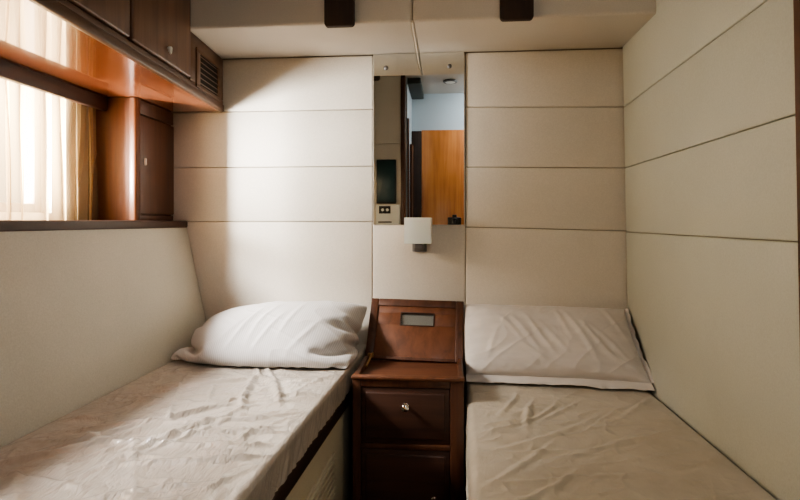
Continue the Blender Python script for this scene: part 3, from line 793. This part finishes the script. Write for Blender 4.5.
Xp, qd, uv = sim_pillow(.67, .43, 60, 40, (0, 0, 0, 0), pose((-.655, 1.745, ZL + .090), R(30), R(-6), R(-3)), ZL + .006, YB - .004,
                        lambda z: -.974 - (z - ZL) * .216 + .006, -1, .0285, 120, 3, grav=.5, PRESS=150000, bx=.03, by=.035)
Xp[:, 2] = ZL + .006 + (Xp[:, 2] - ZL - .006) * 1.06
fold = [(-.05, .16, 1.25, .13, .010, .006, .6), (.0, .18, 1.3, .12, .009, .005, -.5), (.04, .14, 1.2, .10, .009, .005, .5), (-.10, .13, 1.0, .10, .010, .004, .5), (.10, .20, 1.35, .12, .009, .004, 0), (.16, .12, 1.1, .1, .01, .004, .6)]
o = build_pillow(Xp, qd, uv, 'pillow', M['pillow_left'], fold)
tag(o, 'plump pinstriped white pillow lying on the left bed', 'pillow', 'pillows at the heads of the beds')
def leaning_pillow(BL, BR, TL, TR, front, back, seed, lst, hem, bed_z, wall_y):
    """oxford pillow leaning on a wall: front and back cloth sharing one seam, a hem strip along the bottom and the right"""
    nu, nv_ = 150, 96
    u = np.linspace(-1, 1, nu)[:, None] * np.ones(nv_)[None, :]; v = np.ones(nu)[:, None] * np.linspace(-1, 1, nv_)[None, :]
    BL, BR, TL, TR = [np.array(p, float) for p in (BL, BR, TL, TR)]
    a, b = (u + 1) / 2, (v + 1) / 2
    # seam draws in slightly between the corners
    a2 = .5 + (a - .5) * (1 + np.where(u < 0, .012, -.035) * (1 - v ** 2)); b2 = .5 + (b - .5) * (1 - .04 * (1 - u ** 2))
    A, B_ = a2[..., None], b2[..., None]
    base = (1 - A) * (1 - B_) * BL + A * (1 - B_) * BR + (1 - A) * B_ * TL + A * B_ * TR
    n = np.cross(BR - BL, TL - BL); n /= np.linalg.norm(n)          # faces the room
    W_ = np.linalg.norm(BR - BL); H_ = np.linalg.norm(TL - BL)
    px_, py_ = a * W_, b * H_
    shp = ((1 - np.abs(u) ** 3.2) * (1 - np.abs(v) ** 2.6)) ** .58
    ed = np.minimum(np.minimum(1 - np.abs(u), 9) * W_ / 2, (1 - np.abs(v)) * H_ / 2)
    inner = np.clip(ed / .02, 0, 1)
    wr = .75 * creases(px_, py_, lst) + .0030 * noise2(px_, py_, 14, 9, seed, .7) + .0030 * (1 - np.abs(noise2(px_, py_, 26, 7, seed + 1, -1.0))) ** 6 + .0012 * (1 - np.abs(noise2(px_, py_, 16, 8, seed + 2, -.5))) ** 7
    puck = .0030 * np.exp(-ed / .035) * (noise2(px_, py_, 42, 42, seed + 3) + .6 * noise2(px_, py_, 80, 80, seed + 4))
    F_ = base + n * (front * shp + (wr + puck) * inner)[..., None]
    F_[..., 2] -= (.018 * shp * (1 - b) ** 1)                         # weight settles towards the bed
    K_ = base - n * (back * shp)[..., None]
    for Q in (F_, K_):
        Q[..., 2] = np.maximum(Q[..., 2], bed_z); Q[..., 1] = np.minimum(Q[..., 1], wall_y)
    pts, uvs, quads = [], [], []
    fi = np.zeros((nu, nv_), int); ki = np.zeros((nu, nv_), int)
    for i in range(nu):
        for j in range(nv_):
            fi[i, j] = len(pts); pts.append(F_[i, j]); uvs.append((px_[i, j], py_[i, j]))
    for i in range(nu):
        for j in range(nv_):
            if i in (0, nu - 1) or j in (0, nv_ - 1): ki[i, j] = fi[i, j]
            else: ki[i, j] = len(pts); pts.append(K_[i, j]); uvs.append((px_[i, j], py_[i, j]))
    for i in range(nu - 1):
        for j in range(nv_ - 1):
            quads.append((fi[i, j], fi[i + 1, j], fi[i + 1, j + 1], fi[i, j + 1])); quads.append((ki[i, j], ki[i, j + 1], ki[i + 1, j + 1], ki[i + 1, j]))
    def strip_(idx, dirs, nrm, wid, sd, ruffle):
        prev = list(idx); m_ = len(idx); t = np.linspace(0, 1, m_)
        for k in range(1, 6):
            f_ = k / 5; row = []
            for q, i0 in enumerate(idx):
                w1 = noise2(np.array([t[q] * 1.0]), np.array([f_ * .2]), 17, 3, sd)[0]; w2 = noise2(np.array([t[q] * 1.0]), np.array([.5]), 30, 3, sd + 1)[0]
                p = np.array(pts[i0]) + dirs * wid * f_ * (1 + .18 * w2) + nrm * ruffle * f_ * (w1 + .5 * w2 + .25)
                p[2] = max(p[2], bed_z - .001); p[1] = min(p[1], wall_y)
                row.append(len(pts)); pts.append(p); uvs.append((uvs[i0][0], -f_ * wid))
            for q in range(m_ - 1): quads.append((prev[q], row[q], row[q + 1], prev[q + 1]))
            prev = row
    strip_([fi[i, 0] for i in range(nu)], np.array([0, -.66, -.62]), np.array([0, -.6, .8]), hem, seed + 9, .007)
    strip_([fi[nu - 1, j] for j in range(nv_)][::-1], np.array([.55, -.35, .1]), n, hem * .6, seed + 12, .006)
    return np.array(pts), quads, uvs
fold = [(.22, .15, 2.15, .11, .010, .006, .5), (.27, .14, 2.1, .10, .009, .007, -.5), (.17, .17, 2.25, .09, .009, .005, 1), (.32, .13, 2.2, .09, .009, .005, 0),
        (.42, .15, 2.0, .12, .010, .007, .6), (.47, .13, 2.15, .10, .009, .006, -.4), (.52, .12, 2.3, .12, .010, .006, .8), (.36, .19, 1.9, .09, .010, .004, 0),
        (.56, .20, 2.0, .10, .010, .006, -1), (.10, .10, 1.2, .08, .010, .005, 0), (.54, .06, 2.6, .10, .009, .006, .5), (.25, .07, 2.5, .09, .008, .004, .5)]
Xp, qd, uv = leaning_pillow((.068, 1.922, ZR + .030), (.690, 1.872, ZR + .030), (.066, 2.104, -.322), (.674, 2.100, -.332), .085, .085, 31, fold, .036, ZR + .007, YB - .004)
o = build_pillow(Xp, qd, uv, 'pillow', M['pillow_right'])
tag(o, 'flatter white pillow with flanged hem leaning on the wall on the right bed', 'pillow', 'pillows at the heads of the beds')

# ------------------------------------------------------------------ things seen only in the mirror
tv = thing('wall_screen', 'dark flat screen on the bulkhead, reflected low in the left of the mirror', 'television', (-.53, -.48, .18))
p = MB(); p.box(-.625, -.452, -.497, -.462, .165, .555, .006, 3); obj('screen_case', p, M['black'], tv)
p = MB(); p.box(-.615, -.462, -.463, -.459, .180, .545, .001); obj('screen_glass', p, M['screen'], tv)
sb = thing('socket_box', 'white switch box with black socket plate, reflected under the dark screen', 'socket', (-.52, -.48, -.03))
p = MB(); p.box(-.630, -.418, -.4985, -.466, -.030, .155, .005, 3); obj('socket_case', p, M['white'], sb)
p = MB(); p.box(-.603, -.500, -.467, -.462, .075, .142, .003); pl = obj('socket_plate', p, M['black'], sb)
for x in (-.570, -.528):
    p = MB(); p.lathe([(.013, 0), (.013, .003), (.009, .004), (.009, .002)], (x, -.462, .108), (0, 1, 0), 20); obj('socket_insert', p, M['white'], pl)
p = MB(); p.box(-.61, -.49, -.467, -.463, -.008, .006, .002); obj('label_strip', p, M['grey_metal'], sb)
cl = thing('ceiling_light', 'small round ceiling light over the lobby, seen in the mirror', 'lamp', (.03, -.75, CEIL - .02))
p = MB(); p.lathe([(.062, 0), (.066, .006), (.066, .018)], (.03, -.75, CEIL - .019), (0, 0, 1), 28); obj('light_ring', p, M['grey_metal'], cl)
p = MB(); p.lathe([(.02, 0), (.045, .002), (.050, .004)], (.03, -.75, CEIL - .0215), (0, 0, 1), 28); obj('light_lens', p, M['white'], cl)

ct = thing('camera', 'black photo camera reflected in the lower right corner of the mirror', 'camera', (.062, -.30, .0))
p = MB(); p.box(.005, .120, -.335, -.285, -.030, .040, .008, 3); p.box(.045, .082, -.330, -.292, .036, .062, .006, 3)
obj('camera_body', p, M['black'], ct)
p = MB(); p.lathe([(.030, 0), (.031, .040), (.029, .046), (.024, .047)], (.062, -.286, .004), (0, 1, 0), 26); le_ = obj('lens_barrel', p, M['black'], ct)
p = MB(); p.lathe([(.0235, 0), (.016, .004), (.004, .006)], (.062, -.240, .004), (0, 1, 0), 24); obj('lens_glass', p, M['lens'], le_)
tp_ = thing('camera_tripod', 'black tripod carrying the photo camera in front of the mirror', 'tripod', (.062, -.31, FLOOR))
p = MB(); p.lathe([(.022, 0), (.026, .006), (.026, .030), (.030, .032), (.030, .038)], (.062, -.31, -.069), (0, 0, 1), 20); p.tube((.062, -.31, -.32), (.062, -.31, -.068), .012)
obj('tripod_head', p, M['black'], tp_)
for a in (90, 210, 330):
    p = MB(); p.tube((.062 + .025 * math.cos(R(a)), -.31 + .025 * math.sin(R(a)), -.16), (.062 + .19 * math.cos(R(a)), -.31 + .19 * math.sin(R(a)), FLOOR + .004), .011, 12, .007)
    obj('leg', p, M['black'], tp_)

# ------------------------------------------------------------------ light
def area(name, loc, target, sx, sy, power, col, spread=180):
    l = bpy.data.lights.new(name, 'AREA'); l.shape = 'RECTANGLE'; l.size = sx; l.size_y = sy; l.energy = power; l.color = col; l.spread = R(spread)
    o = bpy.data.objects.new(name, l); COL.objects.link(o)
    o.location = Vector(loc) + Vector((0, 0, EYE))
    o.rotation_euler = (Vector(target) - Vector(loc)).to_track_quat('-Z', 'Y').to_euler()
    return o
area('daylight', (-1.47, .98, .24), (-1.2, .98, .22), 1.22, .36, 25, (1.0, .82, .56))
area('water_glint', (-1.64, 1.33, .13), (-1.12, 2.05, .25), .16, .30, 50, (.96, .98, 1.0), 66)
area('sky_light', (-1.64, 1.33, .64), (-1.00, 1.82, -.36), .17, .40, 70, (.98, .99, 1.0), 72)
area('sky_light_fore', (-1.455, 1.08, .62), (-.72, 1.12, -.47), .90, .18, 34, (.98, .98, 1.0), 62)
area('cabin_fill', (.40, .45, CEIL - .03), (.1, .7, 0), .5, .5, .9, (1.0, .92, .82))  # added warm fill under the ceiling, not a fitting of the cabin
area('lobby_lamp', (.48, -.85, CEIL - .03), (.2, -1.2, 0), .3, .4, 13, (.90, .95, 1.0))
area('cool_fill', (.42, -.40, CEIL - .04), (.50, 1.2, -.1), .4, .5, 2.5, (.78, .95, 1.0))  # added cool fill from behind the camera, no hatch there

w = bpy.data.worlds.new('outside'); sc.world = w; w.use_nodes = True
bg = w.node_tree.nodes['Background']; bg.inputs[0].default_value = (.75, .86, 1, 1); bg.inputs[1].default_value = .6

# ------------------------------------------------------------------ camera
cd = bpy.data.cameras.new('camera'); cd.sensor_width = 36; cd.lens = 533 / 800 * 36; cd.clip_start = .02
cd.shift_y = -(250 - 222) / 800
cam = bpy.data.objects.new('view_camera', cd); COL.objects.link(cam)
cam.location = (0, 0, EYE); cam.rotation_euler = (R(90), 0, math.atan2(47, 533))
sc.camera = cam

sc.view_settings.view_transform = 'AgX'
sc.view_settings.look = 'AgX - Medium High Contrast'
sc.view_settings.exposure = 0.1
sc.cycles.use_denoising = True
sc.cycles.max_bounces = 10
sc.cycles.transparent_max_bounces = 8
sc.cycles.sample_clamp_indirect = 6
